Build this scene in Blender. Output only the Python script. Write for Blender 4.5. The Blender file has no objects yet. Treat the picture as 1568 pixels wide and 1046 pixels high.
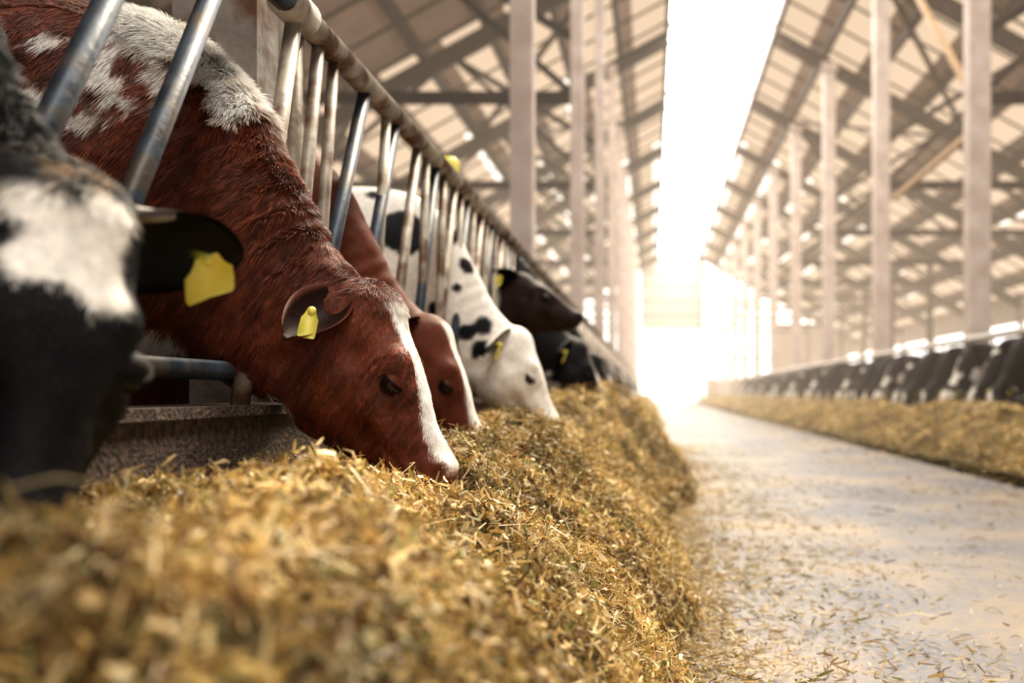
import bpy, math, random
import numpy as np
from mathutils import Vector
rng=np.random.default_rng(7); random.seed(7)
SC=bpy.context.scene
# ---------------------------------------------------------------- helpers
def vnoise(p,seed=0):
    p=np.asarray(p,dtype=np.float64); i=np.floor(p).astype(np.int64); f=p-i; f=f*f*(3-2*f)
    def h(a,b,c):
        n=(a*73856093)^(b*19349663)^(c*83492791)^(seed*2654435)
        n=(n^(n>>13))*1274126177; n=n&0xffffffff; n=(n^(n>>16))&0xffff
        return n/65535.0
    r=0
    for dx in(0,1):
        for dy in(0,1):
            for dz in(0,1):
                w=(f[:,0] if dx else 1-f[:,0])*(f[:,1] if dy else 1-f[:,1])*(f[:,2] if dz else 1-f[:,2])
                r=r+w*h(i[:,0]+dx,i[:,1]+dy,i[:,2]+dz)
    return r*2-1
def fbm(p,seed=0,o=4):
    s=0;a=1;t=0
    p=np.asarray(p,float)
    for k in range(o):
        s=s+a*vnoise(p*(2.03**k)+k*17.3,seed+k);t+=a;a*=.5
    return s/t
def n2(x,y,sc,seed=0,o=3):
    x=np.asarray(x,float).ravel();y=np.asarray(y,float).ravel()
    return fbm(np.stack([x*sc,y*sc,np.zeros_like(x)+.37],1),seed,o)
def unit(v): v=np.asarray(v,float); return v/np.linalg.norm(v)
class MB:
    def __init__(s): s.V=[];s.F=[];s.M=[];s.C=[];s.n=0
    def add(s,V,F,mi=0,col=(1,1,1)):
        V=np.asarray(V,float); s.V.append(V)
        col=np.asarray(col,float)
        if col.ndim==1: col=np.tile(col,(len(V),1))
        s.C.append(col)
        n=s.n
        s.F+= [tuple(int(i)+n for i in f) for f in F]; s.M+=[mi]*len(F); s.n+=len(V)
    def box(s,a,b,mi=0,col=(1,1,1)):
        x0,y0,z0=a;x1,y1,z1=b
        V=[(x0,y0,z0),(x1,y0,z0),(x1,y1,z0),(x0,y1,z0),(x0,y0,z1),(x1,y0,z1),(x1,y1,z1),(x0,y1,z1)]
        s.add(V,[(3,2,1,0),(4,5,6,7),(0,1,5,4),(1,2,6,5),(2,3,7,6),(3,0,4,7)],mi,col)
    def beam(s,p,q,w,h,mi=0,up=(0,0,1),col=(1,1,1)):
        p=np.array(p,float);q=np.array(q,float);d=unit(q-p);sd=np.cross(d,up)
        if np.linalg.norm(sd)<1e-4: sd=np.array([1.,0,0])
        sd=unit(sd);u=np.cross(sd,d)
        V=[]
        for c in(p,q):
            for a,b in((-1,-1),(1,-1),(1,1),(-1,1)): V.append(c+sd*a*w/2+u*b*h/2)
        s.add(V,[(3,2,1,0),(4,5,6,7),(0,1,5,4),(1,2,6,5),(2,3,7,6),(3,0,4,7)],mi,col)
    def tube(s,pts,rad,mi=0,col=(1,1,1),n=14):
        V,F=tube(pts,rad,n); s.add(V,F,mi,col)
    def make(s,name,mats,smooth=True,parent=None):
        V=np.concatenate(s.V);C=np.concatenate(s.C)
        me=bpy.data.meshes.new(name); me.from_pydata(V.tolist(),[],s.F)
        for m in mats: me.materials.append(m)
        me.polygons.foreach_set('material_index',np.array(s.M,dtype=np.int32))
        me.polygons.foreach_set('use_smooth',np.full(len(s.F),smooth))
        a=me.color_attributes.new('Col','FLOAT_COLOR','POINT')
        a.data.foreach_set('color',np.hstack([C,np.ones((len(C),1))]).astype(np.float32).ravel())
        me.update()
        o=bpy.data.objects.new(name,me); SC.collection.objects.link(o)
        if parent: o.parent=parent
        return o
def tube(pts,rad,n=14):
    pts=np.array(pts,float); 
    if np.isscalar(rad): rad=[rad]*len(pts)
    V=[];F=[]
    ref=None
    for i,p in enumerate(pts):
        d=unit(pts[min(i+1,len(pts)-1)]-pts[max(i-1,0)])
        if ref is None: ref=np.array([0,0,1.]) if abs(d[2])<.9 else np.array([1.,0,0])
        a=unit(ref-d*np.dot(ref,d)); b=np.cross(d,a); ref=a
        for k in range(n):
            t=2*math.pi*k/n; V.append(p+rad[i]*(a*math.cos(t)+b*math.sin(t)))
    for i in range(len(pts)-1):
        for k in range(n):
            F.append((i*n+k,i*n+(k+1)%n,(i+1)*n+(k+1)%n,(i+1)*n+k))
    F.append(tuple(range(n))[::-1]); F.append(tuple((len(pts)-1)*n+k for k in range(n)))
    return V,F
def catmull(A,m):
    A=np.array(A,float); n=len(A); out=[]
    for i in range(n-1):
        p0=A[max(i-1,0)];p1=A[i];p2=A[i+1];p3=A[min(i+2,n-1)]
        for j in range(m):
            t=j/m; out.append(.5*((2*p1)+(-p0+p2)*t+(2*p0-5*p1+4*p2-p3)*t*t+(-p0+3*p1-3*p2+p3)*t**3))
    out.append(A[-1]); return np.array(out)
def loft(rows,m=4,n=28,ex=.9):
    R=catmull([list(r[0])+list(r[1])+list(r[2])+[r[3],r[4]] for r in rows],m)
    V=[];F=[]
    for r in R:
        T=r[0:3];B=r[3:6];L=unit(r[6:9]);hw=max(r[9],.004);sk=r[10]
        c=(T+B)/2;h=(T-B)/2
        for k in range(n):
            t=2*math.pi*k/n; ct=math.cos(t);st=math.sin(t)
            V.append(c+h*math.copysign(abs(ct)**ex,ct)+L*hw*math.copysign(abs(st)**ex,st)*(1+sk*ct))
    k0=len(R)
    for i in range(k0-1):
        for k in range(n): F.append((i*n+k,i*n+(k+1)%n,(i+1)*n+(k+1)%n,(i+1)*n+k))
    F.append(tuple(range(n))[::-1]); F.append(tuple((k0-1)*n+k for k in range(n)))
    return V,F
# ---------------------------------------------------------------- materials
def mat(name):
    m=bpy.data.materials.new(name); m.use_nodes=True; nt=m.node_tree
    return m,nt,nt.nodes['Principled BSDF']
def N(nt,t,**k):
    n=nt.nodes.new(t)
    for a,b in k.items(): setattr(n,a,b)
    return n
def noisemat(name,c1,c2,scale=8,rough=.6,metal=0,bump=.2,bscale=40,lo=.35,hi=.65,bdist=.01,c3=None,s3=3):
    m,nt,b=mat(name); L=nt.links.new
    tc=N(nt,'ShaderNodeTexCoord'); no=N(nt,'ShaderNodeTexNoise'); no.inputs['Scale'].default_value=scale; no.inputs['Detail'].default_value=6
    L(tc.outputs['Object'],no.inputs['Vector'])
    cr=N(nt,'ShaderNodeValToRGB'); cr.color_ramp.elements[0].position=lo; cr.color_ramp.elements[1].position=hi
    cr.color_ramp.elements[0].color=(*c1,1); cr.color_ramp.elements[1].color=(*c2,1); L(no.outputs['Fac'],cr.inputs['Fac'])
    out=cr.outputs['Color']
    if c3:
        n3=N(nt,'ShaderNodeTexNoise'); n3.inputs['Scale'].default_value=s3; n3.inputs['Detail'].default_value=8; L(tc.outputs['Object'],n3.inputs['Vector'])
        r3=N(nt,'ShaderNodeValToRGB'); r3.color_ramp.elements[0].position=.5; r3.color_ramp.elements[1].position=.62; L(n3.outputs['Fac'],r3.inputs['Fac'])
        mx=N(nt,'ShaderNodeMix',data_type='RGBA'); L(r3.outputs['Color'],mx.inputs['Factor']); L(out,mx.inputs['A']); mx.inputs['B'].default_value=(*c3,1); out=mx.outputs['Result']
    L(out,b.inputs['Base Color']); b.inputs['Roughness'].default_value=rough; b.inputs['Metallic'].default_value=metal
    if bump:
        n4=N(nt,'ShaderNodeTexNoise'); n4.inputs['Scale'].default_value=bscale; n4.inputs['Detail'].default_value=5; L(tc.outputs['Object'],n4.inputs['Vector'])
        bp=N(nt,'ShaderNodeBump'); bp.inputs['Strength'].default_value=bump; bp.inputs['Distance'].default_value=bdist; L(n4.outputs['Fac'],bp.inputs['Height']); L(bp.outputs['Normal'],b.inputs['Normal'])
    return m
def attrmat(name,rough=.6,bump=.3,bscale=250,var=.25,sheen=0,trans=0,spec=.3,vs=60):
    m,nt,b=mat(name); L=nt.links.new
    at=N(nt,'ShaderNodeAttribute',attribute_name='Col'); tc=N(nt,'ShaderNodeTexCoord')
    no=N(nt,'ShaderNodeTexNoise'); no.inputs['Scale'].default_value=vs; no.inputs['Detail'].default_value=4; L(tc.outputs['Object'],no.inputs['Vector'])
    mr=N(nt,'ShaderNodeMapRange'); mr.inputs['From Min'].default_value=.3; mr.inputs['From Max'].default_value=.7; mr.inputs['To Min'].default_value=1-var; mr.inputs['To Max'].default_value=1+var
    L(no.outputs['Fac'],mr.inputs['Value'])
    vm=N(nt,'ShaderNodeVectorMath',operation='SCALE'); L(at.outputs['Color'],vm.inputs[0]); L(mr.outputs['Result'],vm.inputs['Scale'])
    L(vm.outputs['Vector'],b.inputs['Base Color']); b.inputs['Roughness'].default_value=rough; b.inputs['Specular IOR Level'].default_value=spec
    if sheen: b.inputs['Sheen Weight'].default_value=sheen; b.inputs['Sheen Roughness'].default_value=.4
    if bump:
        n4=N(nt,'ShaderNodeTexNoise'); n4.inputs['Scale'].default_value=bscale; L(tc.outputs['Object'],n4.inputs['Vector'])
        bp=N(nt,'ShaderNodeBump'); bp.inputs['Strength'].default_value=bump; bp.inputs['Distance'].default_value=.003; L(n4.outputs['Fac'],bp.inputs['Height']); L(bp.outputs['Normal'],b.inputs['Normal'])
    if trans:
        tr=N(nt,'ShaderNodeBsdfTranslucent'); L(vm.outputs['Vector'],tr.inputs['Color']); ms=N(nt,'ShaderNodeMixShader'); ms.inputs['Fac'].default_value=trans
        L(b.outputs[0],ms.inputs[1]); L(tr.outputs[0],ms.inputs[2]); L(ms.outputs[0],nt.nodes['Material Output'].inputs['Surface'])
    return m
def emat(name,c,s,transp=None):
    m=bpy.data.materials.new(name); m.use_nodes=True; nt=m.node_tree; nt.nodes.clear()
    e=nt.nodes.new('ShaderNodeEmission'); e.inputs['Color'].default_value=(*c,1); e.inputs['Strength'].default_value=s
    o=nt.nodes.new('ShaderNodeOutputMaterial'); out=e.outputs[0]
    if transp:
        t=nt.nodes.new('ShaderNodeBsdfTransparent'); t.inputs['Color'].default_value=(transp,transp,transp,1); ad=nt.nodes.new('ShaderNodeAddShader')
        nt.links.new(out,ad.inputs[0]); nt.links.new(t.outputs[0],ad.inputs[1]); out=ad.outputs[0]
    nt.links.new(out,o.inputs['Surface']); return m
M_hide=attrmat('cow_hide',.6,.35,260,.15,0,0,.2)
M_fur=attrmat('cow_fur',.38,0,250,.12,0,0,.5)
M_eye=noisemat('eye_wet',(.01,.006,.004),(.03,.015,.01),20,.05,0,0)
M_tag=noisemat('ear_tag_plastic',(.74,.64,.09),(.82,.73,.16),20,.4,0,.05)
M_horn=noisemat('horn',(.25,.21,.17),(.12,.08,.06),20,.4)
M_straw=attrmat('straw',.5,0,100,.1,0,.2,.4)
M_heap=noisemat('silage_base',(.045,.026,.010),(.26,.17,.06),60,.9,0,1.0,90,bdist=.03,c3=(.13,.10,.035),s3=9)
M_pipe_d=noisemat('steel_blue_dark',(.022,.028,.040),(.06,.078,.105),18,.48,.25,.4,60,bdist=.003,c3=(.09,.075,.06),s3=12)
M_pipe_c=noisemat('galvanised_rusty',(.46,.40,.33),(.26,.23,.19),14,.5,.15,.3,60,bdist=.003,c3=(.14,.08,.05),s3=9)
M_curb=noisemat('rough_dark_concrete',(.03,.02,.016),(.13,.09,.07),60,.85,0,1.,110,bdist=.012,c3=(.05,.038,.033),s3=5)
M_conc=noisemat('post_concrete',(.48,.39,.35),(.62,.53,.49),3,.8,0,.2)
M_colrust=noisemat('rust_stained_column',(.20,.175,.15),(.32,.29,.26),6,.7,0,.3,c3=(.13,.065,.035),s3=5)
M_roofL=noisemat('roof_panel',(.32,.24,.20),(.42,.32,.27),1.2,.8,0,.1)
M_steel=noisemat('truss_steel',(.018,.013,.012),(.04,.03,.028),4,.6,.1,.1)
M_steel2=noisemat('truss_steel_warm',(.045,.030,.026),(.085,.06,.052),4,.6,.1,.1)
M_white=noisemat('white_sheet',(.34,.30,.27),(.40,.36,.33),2,.6,0,.1)
M_rail=noisemat('white_pipe',(.6,.58,.56),(.7,.68,.66),8,.5,0,.1)
M_wallm=noisemat('side_wall',(.26,.21,.18),(.34,.29,.26),2,.8,0,.2)
M_out=noisemat('outside_gravel',(.6,.57,.5),(.7,.67,.6),2,.9,0,.2)
M_sky=emat('skylight_glow',(1,.95,.86),9.0,.8)
M_slot=emat('rooflight_glow',(1,.90,.78),1.6)
M_glow=emat('roof_sheet_glow',(1,.75,.53),.68)  # emission stands in for warm light washing over the far roof panels
M_blue=noisemat('blue_plastic',(.05,.22,.5),(.07,.3,.6),5,.4,0,.1)
M_wood=noisemat('brace_timber',(.36,.22,.12),(.5,.34,.2),10,.6,0,.1)
M_floor,nt,b=mat('alley_concrete'); L=nt.links.new
tc=N(nt,'ShaderNodeTexCoord')
a=N(nt,'ShaderNodeTexNoise'); a.inputs['Scale'].default_value=1.1; a.inputs['Detail'].default_value=10; a.inputs['Roughness'].default_value=.62; L(tc.outputs['Object'],a.inputs['Vector'])
r=N(nt,'ShaderNodeValToRGB'); e=r.color_ramp.elements; e[0].position=.38; e[0].color=(.13,.14,.175,1); e[1].position=.62; e[1].color=(.33,.26,.195,1); x=e.new(.5); x.color=(.21,.195,.20,1); L(a.outputs['Fac'],r.inputs['Fac'])
d=N(nt,'ShaderNodeTexNoise'); d.inputs['Scale'].default_value=45; d.inputs['Detail'].default_value=8; L(tc.outputs['Object'],d.inputs['Vector'])
r2=N(nt,'ShaderNodeValToRGB'); r2.color_ramp.elements[0].position=.52; r2.color_ramp.elements[1].position=.68; L(d.outputs['Fac'],r2.inputs['Fac'])
mx=N(nt,'ShaderNodeMix',data_type='RGBA'); L(r2.outputs['Color'],mx.inputs['Factor']); L(r.outputs['Color'],mx.inputs['A']); mx.inputs['B'].default_value=(.34,.25,.15,1)
L(mx.outputs['Result'],b.inputs['Base Color']); b.inputs['Roughness'].default_value=.6; b.inputs['Specular IOR Level'].default_value=.35
bp=N(nt,'ShaderNodeBump'); bp.inputs['Strength'].default_value=.3; bp.inputs['Distance'].default_value=.005; L(d.outputs['Fac'],bp.inputs['Height']); L(bp.outputs['Normal'],b.inputs['Normal'])
# ---------------------------------------------------------------- barn shell
XL,XR,XC=-11.,15.,1.95; YB,YF=-9.,76.
SK0,SK1=.42,3.48; ZR=11.1; SL=.55
def roofz(x): return ZR-SL*(SK0-x) if x<SK0 else (ZR-SL*(x-SK1) if x>SK1 else ZR)
m=MB(); m.box((XL,YB,-.2),(XR,YF,0)); m.make('floor',[M_floor],False)
m=MB(); m.box((-80,YB-60,-.4),(80,YF+80,-.2)); m.make('ground',[M_out],False)
frames=[-3.8,2.7]+[8.8+6.4*k for k in range(11)]
roof=bpy.data.objects.new('ceiling',None); SC.collection.objects.link(roof)
mp=MB(); ml=MB(); mt=MB()
pur=1.35
for side in(-1,1):
    x0_=SK0 if side<0 else SK1
    xs=[x0_+side*pur*i for i in range(10)]
    edge=[YB]+frames+[YF]
    for i in range(len(xs)-1):
        xa,xb=xs[i],xs[i+1]; za,zb=roofz(xa),roofz(xb)
        for j in range(len(edge)-1):
            y0,y1=edge[j],edge[j+1]
            cuts=[]
            if y0>(20 if side<0 else 14): cuts.append((0,.72,1))
            if (side<0 and y0>26 and 2<=i<=6 and (i+j)%2==0) : cuts=[(0,.25,0),(.25,.72,1)]
            if (side>0 and y0>20 and i>=6 and (i*3+j)%3==0): cuts=[(0,.3,0),(.3,.72,1)]
            if y0>40 and i<5: cuts=[(0,.3,0),(.3,.72,1)]
            def sheet(fa,fb,tgt,mi):
                p=xa+(xb-xa)*fa;q=xa+(xb-xa)*fb;zp=za+(zb-za)*fa;zq=za+(zb-za)*fb
                tgt.add([(p,y0,zp),(q,y0,zq),(q,y1,zq),(p,y1,zp)],[(0,1,2,3)],mi)
            f0=0
            for fa,fb,mi in cuts: sheet(fa,fb,ml,mi); f0=fb
            sheet(f0,1,mp,0)
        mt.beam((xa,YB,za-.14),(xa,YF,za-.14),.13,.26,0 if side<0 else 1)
    xa,xb=xs[0],xs[-1]
    for y in np.arange(YB,YF,1.6):
        mt.beam((xa,y,roofz(xa)-.03),(xb,y,roofz(xb)-.03),.05,.05,1)
    for y in frames:
        mi=0 if side<0 else 1
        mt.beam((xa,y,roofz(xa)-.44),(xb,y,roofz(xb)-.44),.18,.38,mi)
        xp=-1.15 if side<0 else 4.95
        x2=xp+side*3.2; x3=xp+side*6.4
        mt.beam((xp,y,roofz(x2)-2.4),(x2,y,roofz(x2)-.5),.11,.11,mi)
        mt.beam((x3,y,0),(x3,y,roofz(x3)-.4),.2,.2,mi,up=(0,1,0))
        mt.beam((xp,y,5.2),(x3,y,5.2),.1,.18,mi)
        mt.beam((xp,y,5.2),(x2,y,roofz(x2)-.5),.09,.09,mi)
        mt.beam((x3,y,5.2),(x2,y,roofz(x2)-.5),.09,.09,mi)
    for k in range(0,len(frames)-1):
        for (p,q) in((1,4),(5,8)):
            if k%2: p,q=q,p
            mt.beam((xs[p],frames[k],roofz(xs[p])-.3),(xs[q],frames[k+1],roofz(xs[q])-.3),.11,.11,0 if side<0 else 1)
ms=MB()
ms.add([(SK0,YB,ZR+.1),(XC,YB,ZR+.9),(XC,YF,ZR+.9),(SK0,YF,ZR+.1),(SK1,YB,ZR+.1),(SK1,YF,ZR+.1)],[(0,1,2,3),(1,4,5,2)])
for y in frames:
    mt.beam((SK0,y,ZR-.1),(XC,y,ZR+.5),.12,.16,2); mt.beam((SK1,y,ZR-.1),(XC,y,ZR+.5),.12,.16,2)
mp.make('roof_panels',[M_roofL],False,roof); ml.make('rooflights_and_glow',[M_slot,M_glow],False,roof)
mt.make('roof_trusses',[M_steel,M_steel2,M_rail],False,roof); ms.make('ridge_skylight',[M_sky],False,roof)
for nm,x0,x1 in(('wall_left',XL-.2,XL),('wall_right',XR,XR+.2)):
    m=MB(); m.box((x0,YB,0),(x1,YF,1.3)); 
    for y in frames: m.box((x0,y-.12,1.3),(x1,y+.12,5.2))
    if x0<0: m.box((x0,YB,1.3),(x1,20,4.3))
    m.box((x0,YB,3.6),(x1,YF,5.2)); m.make(nm,[M_wallm],False)
m=MB()
def gb(x0,x1,z0,z1,mi=0): m.box((x0,YF,z0),(x1,YF+.15,z1),mi)
gb(-11,-7,0,6.4,0); gb(9.3,15,0,6,0); gb(-.95,3.6,5.5,10.9,1); gb(-7,-1.9,0,1.2,0); gb(4.0,9.3,0,1.8,0)
for x in(-7,-4.4,-1.9,3.7,6.4,9.2): gb(x-.15,x+.15,0,roofz(x),0)
for z in(3.2,5.3,7.4): gb(-7,-1.9,z,z+.18,0); gb(3.7,9.2,z,z+.18,0)
for z in(6.6,7.7,8.8,9.9): m.box((-.95,YF-.05,z),(3.6,YF,z+.12),0)
m.make('wall_back',[M_wallm,M_white],False)
m=MB(); m.box((XL,YB-.15,0),(-1.6,YB,5)); m.box((5.5,YB-.15,0),(XR,YB,5)); m.box((XL,YB-.15,5),(XR,YB,5.6))
m.add([(XL,YB,5.6),(XR,YB,5.6),(XR,YB,roofz(XR)),(SK1,YB,ZR),(XC,YB,ZR+.9),(SK0,YB,ZR),(XL,YB,roofz(XL))],[(0,1,2,3,4,5,6)])
m.make('wall_front',[M_wallm],False)
for i,y in enumerate(frames):
    for x,w in((-1.15,.2),(4.95,.32)):
        m=MB(); z=roofz(x)-.35
        if abs(y-2.7)<.1 and x<0:
            m.box((x-.07,y-.08,0),(x+.09,y+.08,z)); m.box((x-.10,y-.11,1.45),(x+.12,y+.11,3.2)); m.make('roof_post',[M_colrust],False); continue
        m.box((x-w/2,y-w/2,0),(x+w/2,y+w/2,z)); m.box((x-w*.7,y-w*.7,0),(x+w*.7,y+w*.7,.35)); m.box((x-w*.7,y-w*.7,z-.25),(x+w*.7,y+w*.7,z))
        m.make('roof_post',[M_conc],False)
m=MB(); m.beam((4.85,20,4.6),(4.95,15.35,4.75),.09,.09); m.beam((4.9,15.2,5.2),(4.7,18.2,8.2),.09,.09); m.make('timber_brace',[M_wood],False)
# ---------------------------------------------------------------- curbs, fences
YE=YF-.3; YS=YB+.3
m=MB(); m.box((-1.0,YS,0),(-.80,YE,.655)); m.box((-1.02,YS,.655),(-.79,YE,.675))
m.make('feed_curb',[M_curb],False)
m=MB(); m.box((4.72,YS,0),(4.95,YE,.5)); m.make('feed_curb',[M_curb],False)
FX=-.84
m=MB()
def bar(yb,yt,mi,r=.021,zb=.66,zt=1.57,x=FX): 
    m.tube([(x,yb,zb),(x,yb+(yt-yb)*.5,(zb+zt)/2),(x,yt,zt)],r,mi)
m.tube([(FX,2.36,1.60),(FX,YE,1.60)],.033,1); m.tube([(FX,YS,1.60),(FX,2.30,1.60)],.03,0)
m.tube([(FX,2.27,1.60),(FX,2.40,1.60)],.042,1)
m.tube([(FX-.03,YS,.745),(FX-.03,YE,.745)],.020,0)
for t in(.86,1.18,1.45,1.71,1.97): bar(t-.60,t,0,.020)
bar(2.02,2.33,1,.019); bar(2.28,2.50,1,.016); bar(2.44,2.62,1,.015); bar(2.36,2.90,0,.019); bar(2.72,3.24,0,.019); bar(2.95,3.14,1,.016)
y=3.55;k=0
while y<60:
    bar(y-.42,y,0 if k%2 else 1,.018); bar(y+.02,y+.14,1,.016)
    y+=.36 if k%2 else .30; k+=1
for y in [0.3]+[2.45+2.45*i for i in range(24)]:
    m.tube([(FX-.05,y,.6),(FX-.05,y,1.66)],.030,1)
m.make('feed_fence',[M_pipe_d,M_pipe_c])
m=MB(); FR=4.78
m.tube([(FR,YS,1.50),(FR,YE,1.50)],.05,1); m.tube([(FR,YS,.62),(FR,YE,.62)],.03,0)
y=-4;k=0
while y<60:
    bar(y-.35,y,0,.016,.5,1.5,FR); y+=1.2
m.make('feed_fence',[M_pipe_d,M_rail])
m=MB(); m.tube([(-1.15,5.6,0),(-1.15,5.6,1.86)],.05,0); m.tube([(-1.15,5.6,1.86),(-1.15,5.6,2.0),(-1.15,5.6,2.02)],[.06,.06,.04],1); m.make('yellow_capped_post',[M_pipe_c,M_tag])
m=MB(); m.tube([(9.2,44,.0),(9.2,44,.05),(9.2,44,.5),(9.2,44,1.9),(9.2,44,2.0)],[.5,.55,.55,.55,.4],0,n=20); m.make('blue_barrel',[M_blue])
# ---------------------------------------------------------------- feed heaps
def heapH(X,Y,right=False):
    X=np.asarray(X,float);Y=np.asarray(Y,float)
    if right:
        e=3.15+.34*n2(Y,Y*0+3,.5,31).reshape(X.shape)+.16*n2(X,Y,2.2,35).reshape(X.shape); t=np.clip((X-e)/.8,0,1)
        top=.46+.20*n2(X,Y,.9,32).reshape(X.shape)
        return t**.85*(top)+t*.14*n2(X,Y,3,33).reshape(X.shape)
    e=.09+.05*np.sin(Y*1.3+.6)+.17*n2(Y,Y*0,.9,5).reshape(X.shape)+.13*n2(X,Y,4.,15).reshape(X.shape)+.20*np.exp(-((Y-7.6)/1.6)**2)-.10*np.exp(-((Y-5.2)/.7)**2)
    t=np.clip((e-X)/.55,0,1)
    top=.56-.035*np.exp(-((Y-1.75)/.45)**2)+.10*np.exp(-((Y-3.05)/.45)**2)*np.exp(-((X+.30)/.22)**2)+.16*np.exp(-((Y-6.8)/1.4)**2)
    top=top-.05*np.exp(-((Y-2.13)/.25)**2-((X+.5)/.16)**2)-.05*np.exp(-((Y-2.95)/.25)**2-((X+.55)/.16)**2)-.07*np.exp(-((Y-.95)/.2)**2-((X+.62)/.16)**2)
    top=top-.03*np.clip((-.55-X)/.25,0,1)+.045*n2(X,Y,2.3,8).reshape(X.shape)
    lump=n2(X,Y,6,9).reshape(X.shape)
    rid=1-np.abs(n2(X,Y,11,19,2)).reshape(X.shape)*3
    z=top*(t**.75)+np.clip(t*2,0,1)*(.075*lump*np.clip((X+.62)/.2,.45,1)+.036*n2(X,Y,17,10).reshape(X.shape)+.014*rid)
    return np.maximum(z,-.01)*(t>0)-.01*(t<=0)
def grid_obj(name,xs,ys,fn,matl,parent):
    X,Y=np.meshgrid(xs,ys); Z=fn(X,Y); V=np.stack([X,Y,Z],-1).reshape(-1,3); nx=len(xs);ny=len(ys)
    i=np.arange(nx-1)[None,:]+np.arange(ny-1)[:,None]*nx; F=np.stack([i,i+1,i+nx+1,i+nx],-1).reshape(-1,4)
    quads(name,V,F,None,matl,parent,True)
def quads(name,V,F,C,matl,parent,smooth):
    me=bpy.data.meshes.new(name); me.vertices.add(len(V)); me.vertices.foreach_set('co',V.astype(np.float32).ravel())
    me.loops.add(F.size); me.loops.foreach_set('vertex_index',F.astype(np.int32).ravel())
    me.polygons.add(len(F)); me.polygons.foreach_set('loop_start',np.arange(0,F.size,4,dtype=np.int32)); me.polygons.foreach_set('loop_total',np.full(len(F),4,dtype=np.int32))
    me.update(calc_edges=True); me.polygons.foreach_set('use_smooth',np.full(len(F),smooth))
    if C is not None:
        a=me.color_attributes.new('Col','FLOAT_COLOR','POINT'); a.data.foreach_set('color',np.hstack([C,np.ones((len(C),1))]).astype(np.float32).ravel())
    me.materials.append(matl); me.validate()
    o=bpy.data.objects.new(name,me); SC.collection.objects.link(o); o.parent=parent; return o
PAL=np.array([[.57,.40,.15],[.74,.57,.29],[.40,.25,.09],[.15,.08,.03],[.27,.26,.09],[.84,.71,.46],[.52,.36,.14]])
PW=np.array([.22,.18,.16,.15,.11,.08,.10])
def blades(name,X,Y,Zf,Lr,Wr,tilt,parent,lift=.004,zs=.01,pale=1.,clump=True):
    n=len(X); Z=Zf(X,Y); e=.01
    gx=(Zf(X+e,Y)-Z)/e; gy=(Zf(X,Y+e)-Z)/e
    nrm=np.stack([-np.clip(gx,-2.5,2.5),-np.clip(gy,-2.5,2.5),np.ones(n)],1); nrm/=np.linalg.norm(nrm,axis=1)[:,None]
    r=rng.normal(size=(n,3)); d=r-nrm*(r*nrm).sum(1)[:,None]; d/=np.linalg.norm(d,axis=1)[:,None]
    tl=np.abs(rng.normal(size=n))*tilt; d=d*np.cos(tl)[:,None]+nrm*np.sin(tl)[:,None]
    r2=rng.normal(size=(n,3))*.9; w=np.cross(d,nrm+r2); w/=np.linalg.norm(w,axis=1)[:,None]
    Ln=rng.uniform(*Lr,size=n)*(rng.random(n)**.7*.8+.4); W=rng.uniform(*Wr,size=n)*(.5+rng.random(n)**2)
    P=np.stack([X,Y,Z+lift],1)+nrm*(np.abs(rng.normal(size=n))*zs)[:,None]
    bend=np.cross(d,w)*(rng.normal(size=n)*.12*Ln)[:,None]
    V=np.empty((n,6,3))
    for k,(t,ww) in enumerate(((-.5,.6),(0,1.),(.5,.5))):
        c=P+d*(Ln*t)[:,None]+bend*(1 if k==1 else 0)
        V[:,2*k]=c-w*(W*ww/2)[:,None]; V[:,2*k+1]=c+w*(W*ww/2)[:,None]
    b=np.arange(n)[:,None]*6; F=np.concatenate([b+np.array([0,1,3,2]),b+np.array([2,3,5,4])],1).reshape(-1,4)
    c=PAL[rng.choice(len(PAL),n,p=PW)]*rng.uniform(.7,1.2,size=(n,1))*pale
    if clump: c=c*np.clip(1.05+.85*n2(X,Y,9,71)+.45*n2(X,Y,2.5,72),.25,1.45)[:,None]
    quads(name,V.reshape(-1,3),F,np.repeat(c,6,0),M_straw,parent,False)
hp=bpy.data.objects.new('silage_heap',None); SC.collection.objects.link(hp)
ys=np.concatenate([np.arange(-1.5,5,.02),np.arange(5,12,.06),np.arange(12,75.5,.4)])
grid_obj('heap_surface',np.arange(-.78,.66,.02),ys,heapH,M_heap,hp)
def samp(n,y0,y1,x0,x1): return rng.uniform(x0,x1,n),rng.uniform(y0,y1,n)
X,Y=samp(115000,.15,4.6,-.79,.35); k=heapH(X,Y)>.005; blades('straw_near',X[k],Y[k],heapH,(.010,.040),(.003,.009),.6,hp,.004,.018)
X,Y=samp(13000,.15,4.6,-.79,.35); k=heapH(X,Y)>.005; blades('straw_long',X[k],Y[k],heapH,(.045,.09),(.002,.005),.5,hp,.006,.020)
X,Y=samp(44000,4.6,12,-.79,.5); k=heapH(X,Y)>.005; blades('straw_mid',X[k],Y[k],heapH,(.02,.08),(.004,.011),.55,hp,.004,.022)
X,Y=samp(22000,12,45,-.79,.45); k=heapH(X,Y)>.005; blades('straw_far',X[k],Y[k],heapH,(.05,.16),(.008,.02),.4,hp,.004,.015)
hr=bpy.data.objects.new('silage_heap',None); SC.collection.objects.link(hr)
fr=lambda a,b: heapH(a,b,True)
ys=np.concatenate([np.arange(2,25,.08),np.arange(25,75.5,.4)])
grid_obj('heap_surface',np.arange(2.7,4.71,.04),ys,fr,M_heap,hr)
X,Y=samp(52000,6,26,2.75,4.7); k=fr(X,Y)>.002; blades('straw_right',X[k],Y[k],fr,(.03,.12),(.007,.020),.55,hr,.004,.03,1.1)
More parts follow.
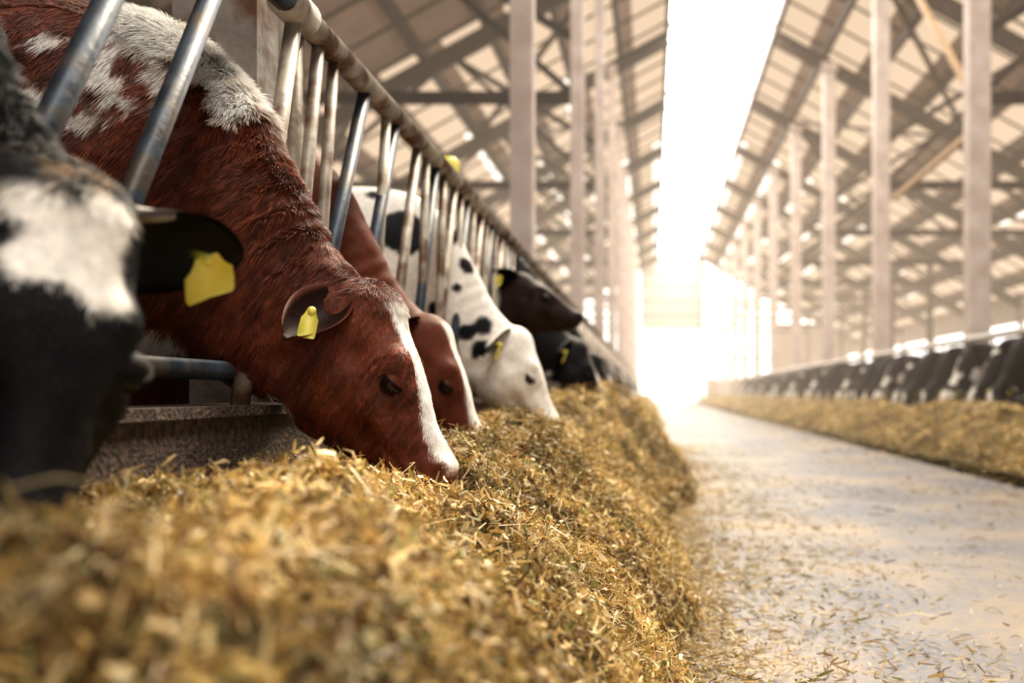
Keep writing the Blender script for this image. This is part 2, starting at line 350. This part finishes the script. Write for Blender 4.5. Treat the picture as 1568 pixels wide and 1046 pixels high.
X,Y=samp(14000,26,60,2.75,4.7); k=fr(X,Y)>.002; blades('straw_right_far',X[k],Y[k],fr,(.06,.2),(.012,.03),.4,hr,.004,.02,1.1)
sc=bpy.data.objects.new('scattered_straw',None); SC.collection.objects.link(sc)
flat=lambda a,b: np.zeros_like(a)
n=70000; X=rng.exponential(.34,n)-.08; Y=1.2+rng.random(n)**1.3*12; k=X<4
dens=n2(X,Y,1.6,44); k&=(dens>rng.uniform(-.6,.35,n))|(X<.25)
blades('straw_floor',X[k],Y[k],flat,(.012,.06),(.002,.006),.28,sc,.002,.007,.9,False)
n=45000; X=rng.uniform(.3,3.4,n); Y=1.5+rng.random(n)**1.3*20; k=(n2(X,Y,1.0,48,4)>rng.uniform(.0,.42,n))
blades('straw_floor_wide',X[k],Y[k],flat,(.012,.05),(.0015,.0045),.18,sc,.002,.004,.8,False)
n=16000; X=3.55-rng.exponential(.30,n); Y=6+rng.random(n)*26; k=X>1.8
blades('straw_floor_edge',X[k],Y[k],flat,(.02,.09),(.004,.012),.3,sc,.004,.010,1.,False)
X,Y=samp(400,2,8,.2,3); blades('chips_floor',X,Y,flat,(.05,.12),(.004,.010),.05,sc,.003,.003,.85,False)
# ---------------------------------------------------------------- cows
a0=unit((.348,0,-.937)); n0=unit((.937,0,.348)); F00=np.array([-.54,0,.907])
HEAD=[(-.045,.035,.07,.04,.0),(-.02,.015,.16,.075,.0),(.02,0,.24,.090,.05),(.08,0,.285,.098,.12),(.14,0,.30,.106,.22),(.19,.004,.285,.098,.24),(.24,.008,.235,.074,.12),(.29,.012,.190,.060,.05),(.335,.009,.160,.056,0),(.37,.004,.138,.060,.0),(.40,.010,.10,.055,0),(.413,.025,.055,.038,0)]
NECK=[((-.60,0,.92),(-.80,0,.69),.09),((-.70,0,1.04),(-.885,0,.725),.095),((-.81,0,1.27),(-1.0,0,.79),.12),((-.93,0,1.415),(-1.12,0,.76),.155),((-1.10,0,1.50),(-1.25,0,.68),.205),((-1.35,0,1.505),(-1.4,0,.62),.255),
 ((-1.7,0,1.46),(-1.7,0,.60),.32),((-2.1,0,1.45),(-2.1,0,.58),.36),((-2.5,0,1.47),(-2.5,0,.66),.32),((-2.8,0,1.46),(-2.8,0,.85),.24),((-2.95,0,1.40),(-2.92,0,1.0),.13)]
WT=[1,.72,.38,.12,0,0,0,0,0,0,0]
def build_cow(name,voxel=.014,F0=F00,a=a0,n=n0,colf=None,hero=False,ears=None,tags=(1,),horn=False,eyes=True,tagw=1.,eb=-.005):
    a=unit(a); n=unit(n-a*np.dot(n,a)); l=np.cross(n,a); F0=np.array(F0,float)
    hp_=lambda s,d,t: F0+a*s-n*d+l*t
    t=MB()
    V,F=loft([(F0+a*s-n*f,F0+a*s-n*(f+d),l,w,sk) for s,f,d,w,sk in HEAD],5,32,.88); t.add(V,F)
    T0=hp_(-.033+0,.052,0); B0=hp_(.12,.31,0)
    tT=np.array(NECK[0][0]);tB=np.array(NECK[0][1]); rows=[(hp_(.03,.04,0),hp_(.17,.25,0),l,.08,0)]
    for (T,B,w),wt in zip(NECK,WT):
        T=np.array(T)+wt*(T0-tT);B=np.array(B)+wt*(B0-tB); la=unit(np.array([0,1.,0])*(1-wt)+l*wt)
        rows.append((T,B,la,w,-.12 if wt>0 else -.05))
    V,F=loft(rows,5,36,.92); t.add(V,F)
    for s in(-1,1):
        for P,R in(([(-1.28,s*.15,1.15),(-1.33,s*.19,.85),(-1.36,s*.17,.66),(-1.31,s*.16,.42),(-1.34,s*.16,.32),(-1.34,s*.16,.15),(-1.31,s*.16,.09),(-1.29,s*.16,0)],[.13,.12,.08,.055,.04,.036,.045,.06]),
                   ([(-2.6,s*.16,1.2),(-2.55,s*.20,.92),(-2.62,s*.19,.72),(-2.80,s*.17,.52),(-2.77,s*.17,.38),(-2.74,s*.17,.15),(-2.71,s*.17,.09),(-2.68,s*.17,0)],[.19,.17,.10,.06,.045,.038,.045,.06])):
            V,F=tube(catmull(P,4),list(catmull([[r] for r in R],4)[:,0]),14); t.add(V,F)
    V,F=tube(catmull([(-2.88,0,1.38),(-3.0,0,1.28),(-3.04,0,.95),(-3.02,0,.6)],5),.03,10); t.add(V,F)
    V,F=tube(catmull([(-2.2,0,.62),(-2.35,0,.58),(-2.5,0,.58),(-2.6,0,.62)],4),.14,14); t.add(V,F)
    me=bpy.data.meshes.new('tmp'); me.from_pydata(np.concatenate(t.V).tolist(),[],t.F); o=bpy.data.objects.new('tmp',me); SC.collection.objects.link(o)
    r=o.modifiers.new('r','REMESH'); r.mode='VOXEL'; r.voxel_size=voxel
    sm=o.modifiers.new('s','SMOOTH'); sm.factor=.5; sm.iterations=int(.05/voxel)+3
    dg=bpy.context.evaluated_depsgraph_get(); ev=o.evaluated_get(dg); em=ev.to_mesh()
    nv=len(em.vertices); V=np.empty(nv*3,np.float32); em.vertices.foreach_get('co',V); V=V.reshape(-1,3).astype(float)
    NN=np.empty(nv*3,np.float32); em.vertices.foreach_get('normal',NN); NN=NN.reshape(-1,3).astype(float)
    Fs=[tuple(p.vertices) for p in em.polygons]; ev.to_mesh_clear(); bpy.data.objects.remove(o); bpy.data.meshes.remove(me)
    R=V-F0; s=R@a; d=-(R@n); lt=R@l; al=np.abs(lt)
    onh=(s>-.08)&(s<.45)&(d<.34)&(al<.16)
    g=lambda ps,pd,pl,rs: np.exp(-(((s-ps)**2+(d-pd)**2+(al-pl)**2)/rs**2))
    disp=np.zeros(nv)
    disp+=.016*g(.140,.020,.085,.028)
    disp-=.010*g(.182,.058,.10,.026)
    disp+=.007*g(.215,.085,.085,.022)
    disp-=.012*g(.245,.045,.07,.035)
    disp+=.012*np.exp(-((d-.10-(s-.2)*.1)/.016)**2)*((s>.17)&(s<.31))*np.sin(np.clip((s-.17)/.14,0,1)*math.pi)*(al>.03)
    disp-=.011*np.exp(-((d-.155)/.022)**2-((s-.25)/.04)**2)*(al>.03)
    disp-=.014*np.exp(-((d-.10)/.03)**2-((s-.10)/.03)**2)*(al>.05)
    disp-=.016*g(.385,.042,.045,.013)
    disp+=.008*g(.38,.02,.04,.016)
    disp+=.006*g(.36,.05,.06,.02)
    ml=.098-.25*(s-.38)*(s<.38); disp-=.008*np.exp(-((d-ml)/.007)**2)*(s>.28)*onh
    disp+=.014*g(.19,.20,.08,.06)
    disp-=.014*np.exp(-((s-.06)/.03)**2-((d-.24)/.06)**2)*(al>.04)
    disp-=.005*np.exp(-((s-.08)/.04)**2-((al)/.035)**2)*(d<.1)
    for wk in range(3): disp-=.0045*np.exp(-((np.sqrt((s-.185)**2+(d-.06)**2)-.034-.010*wk)/.0040)**2)*(al>.04)*(d>.03)
    disp*=onh
    nk=np.clip((V[:,0]+1.05)/.1,0,1)*np.clip((-.66-V[:,0])/.08,0,1)
    crest=np.clip((V[:,2]-(.62-.95*(V[:,0]+.3)))/.2+.9,0,1)
    q=V[:,0]*.55+V[:,2]*-.83
    wv=np.sin(q*115+3*n2(V[:,0],V[:,2],4,3)+V[:,1]*6)
    disp+=nk*crest*(.0065 if hero else .004)*np.maximum(wv,-.6)*np.clip(.35+1.5*n2(V[:,0],V[:,2],5,14),0,1)
    disp+=.02*np.exp(-((V[:,0]+1.22)/.10)**2-((V[:,2]-1.05)/.28)**2)*(np.abs(V[:,1])>.08)
    disp+=.007*vnoise(V*9,4)+.0010*vnoise(V*40,5)
    V=V+NN*disp[:,None]
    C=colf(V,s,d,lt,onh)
    mb=MB(); mb.add(V,Fs,0,C)
    base_c=C[np.argmin(np.linalg.norm(V-hp_(.03,.1,.09),axis=1))]*.8
    ears=ears or {}
    for sd in(-1,1):
        e,oo,L,W=ears.get(sd,(l*sd*.88-n*.30+a*.22, n*.6+a*.55,.19,.058))
        e=unit(e); oo=np.array(oo,float); oo=unit(oo-e*np.dot(oo,e)); w=np.cross(e,oo)
        B=hp_(eb if not hero else -.025,.085 if not hero else .10,sd*(.075 if not hero else .10))
        nu,nvv=14,11; G=[];Gc=[]
        for side_ in(0,1):
            for i in range(nu):
                u=i/(nu-1)
                ww=W*max(.02,(math.sin(math.pi*(.12+.86*u)))**.62)*(1-.15*u)
                for j in range(nvv):
                    v=-1+2*j/(nvv-1)
                    c=B+e*(L*u-.015)+w*ww*v-oo*(.75*ww*(1-v*v)*(1-.35*u))+e*(-.01*v*v)
                    if side_==1: c=c-oo*.007*(1-v**4)
                    c=c+oo*(-.02*u*u)
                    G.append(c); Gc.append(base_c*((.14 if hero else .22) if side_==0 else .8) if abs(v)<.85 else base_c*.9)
        F=[]
        for sf in(0,1):
            o_=sf*nu*nvv
            for i in range(nu-1):
                for j in range(nvv-1):
                    q_=(o_+i*nvv+j,o_+i*nvv+j+1,o_+(i+1)*nvv+j+1,o_+(i+1)*nvv+j); F.append(q_ if sf==0 else q_[::-1])
        for i in range(nu-1):
            for j in(0,nvv-1): F.append((i*nvv+j,(i+1)*nvv+j,nu*nvv+(i+1)*nvv+j,nu*nvv+i*nvv+j))
        for j in range(nvv-1): F.append(((nu-1)*nvv+j,(nu-1)*nvv+j+1,nu*nvv+(nu-1)*nvv+j+1,nu*nvv+(nu-1)*nvv+j))
        mb.add(G,F,0,np.array(Gc))
        if sd in tags:
            ct=B+e*L*(.42 if hero else .55)-oo*.018; dn=unit(np.array([0,0,-1.])+e*.45-oo*np.dot((0,0,-1.),oo)*.4); sw=unit(np.cross(dn,oo)); on=np.cross(sw,dn)
            if np.dot(on,oo)<0: on=-on
            prof=[(-.006,.012),(0,.014),(.010,.018),(.020,.026),(.040,.027),(.058,.027),(.064,.024)]
            prof=[(p*(.9 if hero or tagw>1 else 1),h*(.62 if hero else tagw)) for p,h in prof]
            TV=[];
            for k2 in(0,1):
                for p_,hw in prof:
                    for j in(-1,0,1): TV.append(ct+on*(.022+.0025*k2-.006*(p_/.06)**2+.003*abs(j))+dn*p_+sw*hw*j)
            npf=len(prof); TF=[]
            for k2 in(0,1):
                for i in range(npf-1):
                    for j in range(2):
                        b0=k2*npf*3+i*3+j; TF.append((b0,b0+1,b0+4,b0+3))
            for i in range(npf-1):
                for j in(0,2): TF.append((i*3+j,(i+1)*3+j,npf*3+(i+1)*3+j,npf*3+i*3+j))
            for i in(0,npf-1):
                for j in(0,1): TF.append((i*3+j,i*3+j+1,npf*3+i*3+j+1,npf*3+i*3+j))
            mb.add(TV,TF,2)
            mb.tube([ct-on*.006,ct+on*.03,ct+on*.032],[.006,.008,.004],2)
        if eyes:
            c=hp_(.182,.056,sd*.086)
            def sph(cc,rr,mi,cl,f=None,sc=(1,1,1)):
                EV=[];EF=[];M_=16
                for i in range(M_+1):
                    th=math.pi*i/M_
                    for j in range(M_*2):
                        ph=math.pi*j/M_
                        p=np.array([math.sin(th)*math.cos(ph)*sc[0],math.sin(th)*math.sin(ph)*sc[1],math.cos(th)*sc[2]])
                        EV.append(cc+rr*(p[0]*a+p[1]*n+p[2]*l*sd))
                for i in range(M_):
                    for j in range(M_*2):
                        j2=(j+1)%(M_*2); q4=(i*M_*2+j,i*M_*2+j2,(i+1)*M_*2+j2,(i+1)*M_*2+j)
                        if f is None or f(math.pi*(i+.5)/M_,math.pi*(j+.5)/M_): EF.append(q4)
                mb.add(EV,EF,mi,cl)
            sph(c,.0215,1,(0,0,0))
            lid=base_c
            A0=2.0; LU=.28; LD=-.58
            q0=lambda th,ph: math.cos(ph-A0)*math.sin(th)
            sph(c,.0235,0,lid*.75,lambda th,ph: q0(th,ph)>LU-.03)
            sph(c,.0230,0,lid*.4,lambda th,ph: q0(th,ph)<LD+.03)
            up_=a*math.cos(A0)+n*math.sin(A0); ax1=np.cross(up_,l)
            rim=[];rim2=[]; ru=math.sqrt(1-LU*LU); rd=math.sqrt(1-LD*LD)
            for k2 in range(17):
                an=math.pi*k2/16
                rim.append(c+.0240*(ru*(math.cos(an)*ax1+math.sin(an)*l*sd)+up_*LU))
                rim2.append(c+.0232*(rd*(math.cos(an)*ax1+math.sin(an)*l*sd)+up_*LD))
            mb.tube(rim,.0030,0,base_c*.10,8); mb.tube(rim2,.0022,0,base_c*.12,8)
            for k2 in range(26):
                an=.25+2.6*k2/25; p0=c+.0245*(ru*(math.cos(an)*ax1+math.sin(an)*l*sd)+up_*LU); dr=unit(math.cos(an)*ax1*.5+math.sin(an)*l*sd*.8-up_*.6)
                mb.tube([p0,p0+dr*.008,p0+dr*.014-up_*.002],[.0007,.0005,.0002],0,base_c*.15,4)
        if horn:
            hb=hp_(-.02,.07,sd*.065); mb.tube(catmull([hb,hb+l*sd*.028-a*.006,hb+l*sd*.048-a*.012,hb+l*sd*.062-a*.018],3),list(np.linspace(.012,.005,10)),3)
    ob=mb.make(name,[M_hide,M_eye,M_tag,M_horn])
    return ob,V,Fs,C,NN,(F0,a,n,l)
W_=np.array([.80,.75,.69]);BK=np.array([.006,.006,.008]);BR=np.array([.165,.044,.020])
def sst(x,a,b): t=np.clip((x-a)/(b-a),0,1); return t*t*(3-2*t)
def mixc(A,B,f): return A*(1-f[:,None])+B*f[:,None]
def legs_white(C,V,w=W_):
    return mixc(C,w,1-sst(V[:,2]+.06*vnoise(V*8,3),.38,.45))
def col_hero(V,s,d,lt,onh):
    C=np.tile(BR,(len(V),1))*(1+.22*vnoise(V*5,8)+.15*vnoise(V*22,18))[:,None]
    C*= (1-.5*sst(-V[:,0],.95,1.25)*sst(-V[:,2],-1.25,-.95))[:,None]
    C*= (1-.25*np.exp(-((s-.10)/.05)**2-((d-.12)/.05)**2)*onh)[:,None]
    nz=.040*fbm(V*14,21)+.016*vnoise(V*60,22)
    def blob(c,r,sx=1,sz=1): return 1-sst(np.sqrt(((V[:,0]-c[0])/sx)**2+((V[:,2]-c[1])/sz)**2)+nz,r-.010,r+.010)
    w=np.maximum.reduce([blob((-.99,1.45),.095,1.2,.9),blob((-.90,1.385),.065),blob((-.855,1.30),.05,.8,1.2),blob((-1.05,1.33),.085,1,.8),blob((-1.13,1.25),.05,1.2,.8),blob((-1.18,1.38),.022),blob((-1.9,1.0),.22),blob((-2.4,1.3),.25)])
    w*=1-blob((-1.03,1.345),.032,1,.9); w*=1-blob((-1.08,1.28),.018); w*=1-blob((-1.0,1.30),.018)
    w=np.maximum(w,blob((-.83,.66),.05,1.6,.8)); w=np.maximum(w,blob((-1.04,.79),.055,1.4,.6))
    C=mixc(C,W_*1.1,w)
    bl=(1-sst(np.abs(lt)+.006*vnoise(V*40,2),.036+.012*(s<.12),.046+.012*(s<.12)))*sst(s,.0,.03)*(d<.06)*onh*(1-sst(s,.385,.40))
    C=mixc(C,W_*1.08,bl)
    C=mixc(C,np.array([.24,.085,.05]),sst(s,.36,.40)*onh*.5)
    C=mixc(C,np.array([.03,.012,.008]),np.exp(-(((s-.185)**2+(d-.058)**2+(np.abs(lt)-.1)**2)/.030**2))*.8*onh)
    C=mixc(C,np.array([.03,.012,.01]),np.exp(-(((s-.385)**2+(d-.042)**2+(np.abs(lt)-.045)**2)/.012**2))*onh)
    return legs_white(C,V)
def col_brown2(V,s,d,lt,onh):
    C=np.tile(BR*.75,(len(V),1))*(1+.2*vnoise(V*5,9))[:,None]
    C=mixc(C,W_,(1-sst(np.abs(lt),.035,.045))*(d<.06)*onh*sst(s,-.02,.02))
    C=mixc(C,W_,sst(fbm(V*2.2,61),.12,.16)*(V[:,0]<-1.2)); return legs_white(C,V)
def col_black0(V,s,d,lt,onh):
    C=np.tile(BK*.6,(len(V),1))
    r=np.sqrt(((s-.07)/1.0)**2+(lt/.95)**2)+.014*vnoise(V*25,3)+.010*vnoise(V*70,4)-.016*np.cos(4*(np.arctan2(lt,s-.07)-.78))
    C=mixc(C,W_*1.12,(1-sst(r,.055,.073))*(d<.10)*onh)
    pl=np.exp(-((s+.02)/.03)**2)*(d<.12)*onh*(vnoise(V*50,6)>0)
    C=mixc(C,np.array([.3,.16,.06]),pl*.6); return C
def col_spot(V,s,d,lt,onh):
    C=np.tile(W_*1.02,(len(V),1)); r2=np.random.default_rng(12)
    f=np.zeros(len(V))
    for _ in range(60):
        x=r2.uniform(-1.5,-.66); cand=np.where(np.abs(V[:,0]-x)<.03)[0]; c=V[r2.choice(cand)]; rr=r2.uniform(.016,.042)
        f=np.maximum(f,1-sst(np.linalg.norm((V-c)*[1,.9,1],axis=1)+.012*vnoise(V*25,6),rr-.004,rr+.006))
    f=np.maximum(f,sst(fbm(V*1.7,77),.10,.13)*(V[:,0]<-1.25)); f=np.maximum(f,(1-sst(np.linalg.norm(V-np.array([-1.05,-.13,1.30]),axis=1)+.03*vnoise(V*12,6),.09,.10)))
    f*=~(onh&(s>.03))
    C=mixc(C,BK,f); C=mixc(C,np.array([.55,.33,.28]),sst(s,.36,.40)*onh*.7); return C
def mk_hol(seed,bias=0.,base=BK,blz=.03,bs=0.,legs=True,hb=.3):
    def f(V,s,d,lt,onh):
        C=np.tile(base,(len(V),1)); w=sst(fbm(V*np.array([2.1,2.1,2.3])+seed*3.1,seed),.02+bias,.05+bias)
        wh=sst(fbm(V*5.+seed*1.7,seed+40),hb,hb+.03)
        w=np.where(onh,wh,w); C=mixc(C,W_*.85,w)
        if blz>0: C=mixc(C,W_*.9,(1-sst(np.abs(lt)+.01*vnoise(V*20,seed),blz,blz+.012))*(d<.08)*onh*sst(s,bs,bs+.03))
        return legs_white(C,V,W_*.8) if legs else C
    return f
hero_ear={-1:((-.34,-.80,-.50),(.30,-.65,.60),.165,.060)}
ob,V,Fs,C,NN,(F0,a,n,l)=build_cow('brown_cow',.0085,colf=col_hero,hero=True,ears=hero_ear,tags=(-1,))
ob.location=(0,2.1,0)
def make_fur(parent,V,Fs,C,frame,Nh,xmin,name,lenbase=.013,tuft=None,seed=3):
    F0,a,n,l=frame; rg=np.random.default_rng(seed)
    Q=np.array([f for f in Fs if len(f)==4]); A=V[Q[:,0]];Bq=V[Q[:,1]];Cq=V[Q[:,2]];D=V[Q[:,3]]
    nr=np.cross(Cq-A,D-Bq); ar=np.linalg.norm(nr,axis=1)+1e-12; nr=nr/ar[:,None]; cen=(A+Bq+Cq+D)/4
    wgt=ar*(cen[:,0]>xmin)*(cen[:,2]>.45)*np.where(cen[:,1]>.08,.35,1); near=np.where(cen[:,0]>-.80,3.0,np.where(cen[:,0]>-.95,2.0,1.)); wgt=wgt*near; wgt/=wgt.sum()
    idx=rg.choice(len(Q),Nh,p=wgt); u=rg.random((Nh,1));v=rg.random((Nh,1))
    P=A[idx]*(1-u)*(1-v)+Bq[idx]*u*(1-v)+Cq[idx]*u*v+D[idx]*(1-u)*v; nn=nr[idx]; col=C[Q[idx,0]]
    R=P-F0; s=R@a; d=-(R@n); lt=R@l; face=(s>-.06)&(d<.33)&(np.abs(lt)<.16)&(P[:,0]>-.80)
    ec=((s-.182)**2+(d-.056)**2+(np.abs(lt)-.095)**2)<.024**2
    flow=np.where(face[:,None],(a*.6-n*.5)[None,:],np.array([[-.55,0,-.75]]))
    flow=flow+.35*np.stack([vnoise(P*14,1),vnoise(P*14,2),vnoise(P*14,3)],1)+.22*np.stack([vnoise(P*60,1),vnoise(P*60,2),vnoise(P*60,3)],1)+.10*rg.normal(size=(Nh,3))
    tg=flow-nn*(flow*nn).sum(1)[:,None]; tg/=np.linalg.norm(tg,axis=1)[:,None]+1e-9
    Ln=np.where(face,lenbase*.85,lenbase*1.8)*rg.uniform(.6,1.3,Nh)*(1+.5*vnoise(P*45,12)); lift=np.where(face,.30,.36)
    Ln[(s>.36)&face]*=.4; Ln[ec]*=.15
    white=col[:,0]>.5
    if tuft:
        top=(nn[:,2]>.25)&(np.abs(P[:,1])<.10)&(P[:,0]<-.70)&(P[:,0]>-1.35); Ln=np.where(top,rg.uniform(.014,.028,Nh)+.022*white,Ln); lift=np.where(top,.8,lift)
        pol=(s<.03)&(d<.09)&(np.abs(lt)<.07)&(P[:,0]>-.7); Ln=np.where(pol,rg.uniform(.012,.024,Nh),Ln); lift=np.where(pol,.5,lift)
    dirv=tg*np.cos(lift)[:,None]+nn*np.sin(lift)[:,None]
    K=4; pts=np.empty((Nh,K,3))
    for k in range(K):
        t=k/(K-1); pts[:,k]=P-nn*.001+dirv*(Ln*t)[:,None]-nn*(Ln*.12*t*t)[:,None]
    pts[:,:,2]-= (np.linspace(0,1,K)**2)[None,:]*(Ln*.15)[:,None]
    ax=unit((-.6,0,-.8)); al_=P@ax; ac=P@np.array([.8,0,-.6]); 
    st=vnoise(np.stack([al_*28,ac*160,P[:,1]*60],1),9)
    cl=np.clip(1+.6*st,.3,1.8)
    col=np.clip(col*(rg.uniform(.65,1.85,(Nh,1))*cl[:,None])**np.where(white,.35,1)[:,None]*np.where(white,1.1,1)[:,None],0,.95)
    hc=bpy.data.hair_curves.new(name); hc.add_curves([K]*Nh)
    hc.points.foreach_set('position',pts.astype(np.float32).ravel())
    ra=hc.attributes.get('radius') or hc.attributes.new('radius','FLOAT','POINT')
    rad=np.tile(np.array([.00045,.00042,.00032,.00008]),Nh)*np.where(Ln>.022,1.2,1).repeat(K); ra.data.foreach_set('value',rad.astype(np.float32))
    ca=hc.attributes.new('Col','FLOAT_COLOR','POINT'); ca.data.foreach_set('color',np.hstack([np.repeat(col,K,0),np.ones((Nh*K,1))]).astype(np.float32).ravel())
    hc.materials.append(M_fur); o=bpy.data.objects.new(name,hc); SC.collection.objects.link(o); o.parent=parent
try:
    make_fur(ob,V,Fs,C,(F0,a,n,l),220000,-1.45,'fur',tuft=True)
except Exception as ex: print('FUR FAIL',ex)
ya=math.radians(-41); ah=unit((.08,-.33,-.94)); nh=unit((math.cos(ya),math.sin(ya),.15))
be={1:((.24,.97,-.02),(.62,-.30,-.62),.265,.072)}
ob,V,Fs,C,NN,fr0=build_cow('black_cow',.011,F0=(-.622,-.02,.928),a=ah,n=nh,colf=col_black0,tags=(1,),horn=True,ears=be,tagw=1.35,eb=.015)
ob.location=(0,1.105,0)
try: make_fur(ob,V,Fs,C,fr0,35000,-1.1,'fur',.010,tuft=True,seed=5)
except Exception as ex: print('FUR FAIL',ex)
ob,*_=build_cow('brown_cow',.013,colf=col_brown2,tags=()); ob.location=(-.07,2.97,0)
ob,*_=build_cow('spotted_cow',.013,colf=col_spot,tags=(-1,)); ob.location=(.03,4.35,0); ob.scale=(1.05,1.05,1.06)
ar=unit((.82,0,-.57)); nr_=unit((.57,0,.82))
ob,*_=build_cow('holstein_cow',.014,F0=(-.64,0,1.36),a=ar,n=nr_,colf=mk_hol(5,.2,np.array([.022,.010,.008]),.0,hb=.9),tags=(-1,),ears={-1:((-.55,-.75,.15),(.5,-.5,-.5),.2,.07),1:((-.5,.75,.3),(.5,.5,-.3),.2,.07)}); ob.location=(-.06,5.45,0)
low=(-.50,0,.80)
vars_=[]
BR_=np.array([.009,.008,.009])
for i,(F_,sd,bi,bz,bs,hb) in enumerate(((F00,1,.14,.014,.05,.35),(low,2,.24,.045,.0,.30),(low,3,.30,.02,.1,.35),(low,4,.16,.060,.02,.28))):
    o,*_=build_cow('holstein_cow',.02,F0=F_,colf=mk_hol(sd+10,bi,BR_,bz,bs,False,hb),tags=(-1,1)); vars_.append(o)
def inst(i,x,y,rot,sc):
    v=vars_[i]
    o=v if not v.get('used') else bpy.data.objects.new('holstein_cow',v.data)
    if v.get('used'): SC.collection.objects.link(o)
    v['used']=1
    o.location=(x,y,0); o.rotation_euler=(0,0,rot); o.scale=(sc,sc,sc)
y=6.2;k=0
while y<40:
    inst(0 if k in(0,2) else (k*3+k//3)%4,rng.uniform(-.03,.05)+(.16 if k<4 else 0),y,0,rng.uniform(1.07,1.12) if k<4 else rng.uniform(.96,1.03)); y+=rng.uniform(.86,1.05); k+=1
y=8.4;k=0
while y<52:
    th=rng.uniform(.15,.55); sc_=rng.uniform(.92,1.0)
    c_,s_=math.cos(math.pi+th),math.sin(math.pi+th)
    px,py=-.98*sc_*c_,-.98*sc_*s_
    inst((k*2+1+k//4)%3+1,4.76+rng.uniform(-.08,.08)-px,y-py,math.pi+th,sc_); y+=rng.uniform(.95,1.25); k+=1
# ---------------------------------------------------------------- haze glow (added emission volume)
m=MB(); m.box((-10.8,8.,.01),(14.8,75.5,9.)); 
dm=bpy.data.materials.new('haze_glow'); dm.use_nodes=True; nt=dm.node_tree; nt.nodes.clear()
e=nt.nodes.new('ShaderNodeEmission'); e.inputs['Color'].default_value=(1,.79,.58,1); e.inputs['Strength'].default_value=.0075  # backlit haze put in as an even self-glow, nothing scatters light
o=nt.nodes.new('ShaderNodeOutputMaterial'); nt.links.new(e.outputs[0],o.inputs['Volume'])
m.make('haze_glow',[dm],False)
# ---------------------------------------------------------------- light
w=bpy.data.worlds.new('w'); SC.world=w; w.use_nodes=True; bg=w.node_tree.nodes['Background']; bg.inputs['Color'].default_value=(1,.96,.92,1); bg.inputs['Strength'].default_value=2.0
sl=bpy.data.lights.new('sun','SUN'); sl.energy=6.5; sl.color=(1,.86,.66); sl.angle=math.radians(14); so=bpy.data.objects.new('sun',sl); SC.collection.objects.link(so)
so.rotation_euler=Vector((-.17,-.62,-.75)).to_track_quat('-Z','Y').to_euler()
# ---------------------------------------------------------------- camera
cd=bpy.data.cameras.new('camera'); co=bpy.data.objects.new('camera',cd); SC.collection.objects.link(co)
co.location=(0,0,.7); co.rotation_euler=(math.radians(90),0,0); cd.lens=35; cd.sensor_width=36; cd.shift_x=-.1375; cd.shift_y=.05
cd.clip_start=.02; cd.clip_end=500; cd.dof.use_dof=True; cd.dof.focus_distance=2.05; cd.dof.aperture_fstop=2.0
SC.camera=co
SC.view_settings.view_transform='Standard'
try: SC.view_settings.look='Medium High Contrast'
except Exception as ex: print('LOOK',ex)
SC.view_settings.exposure=0
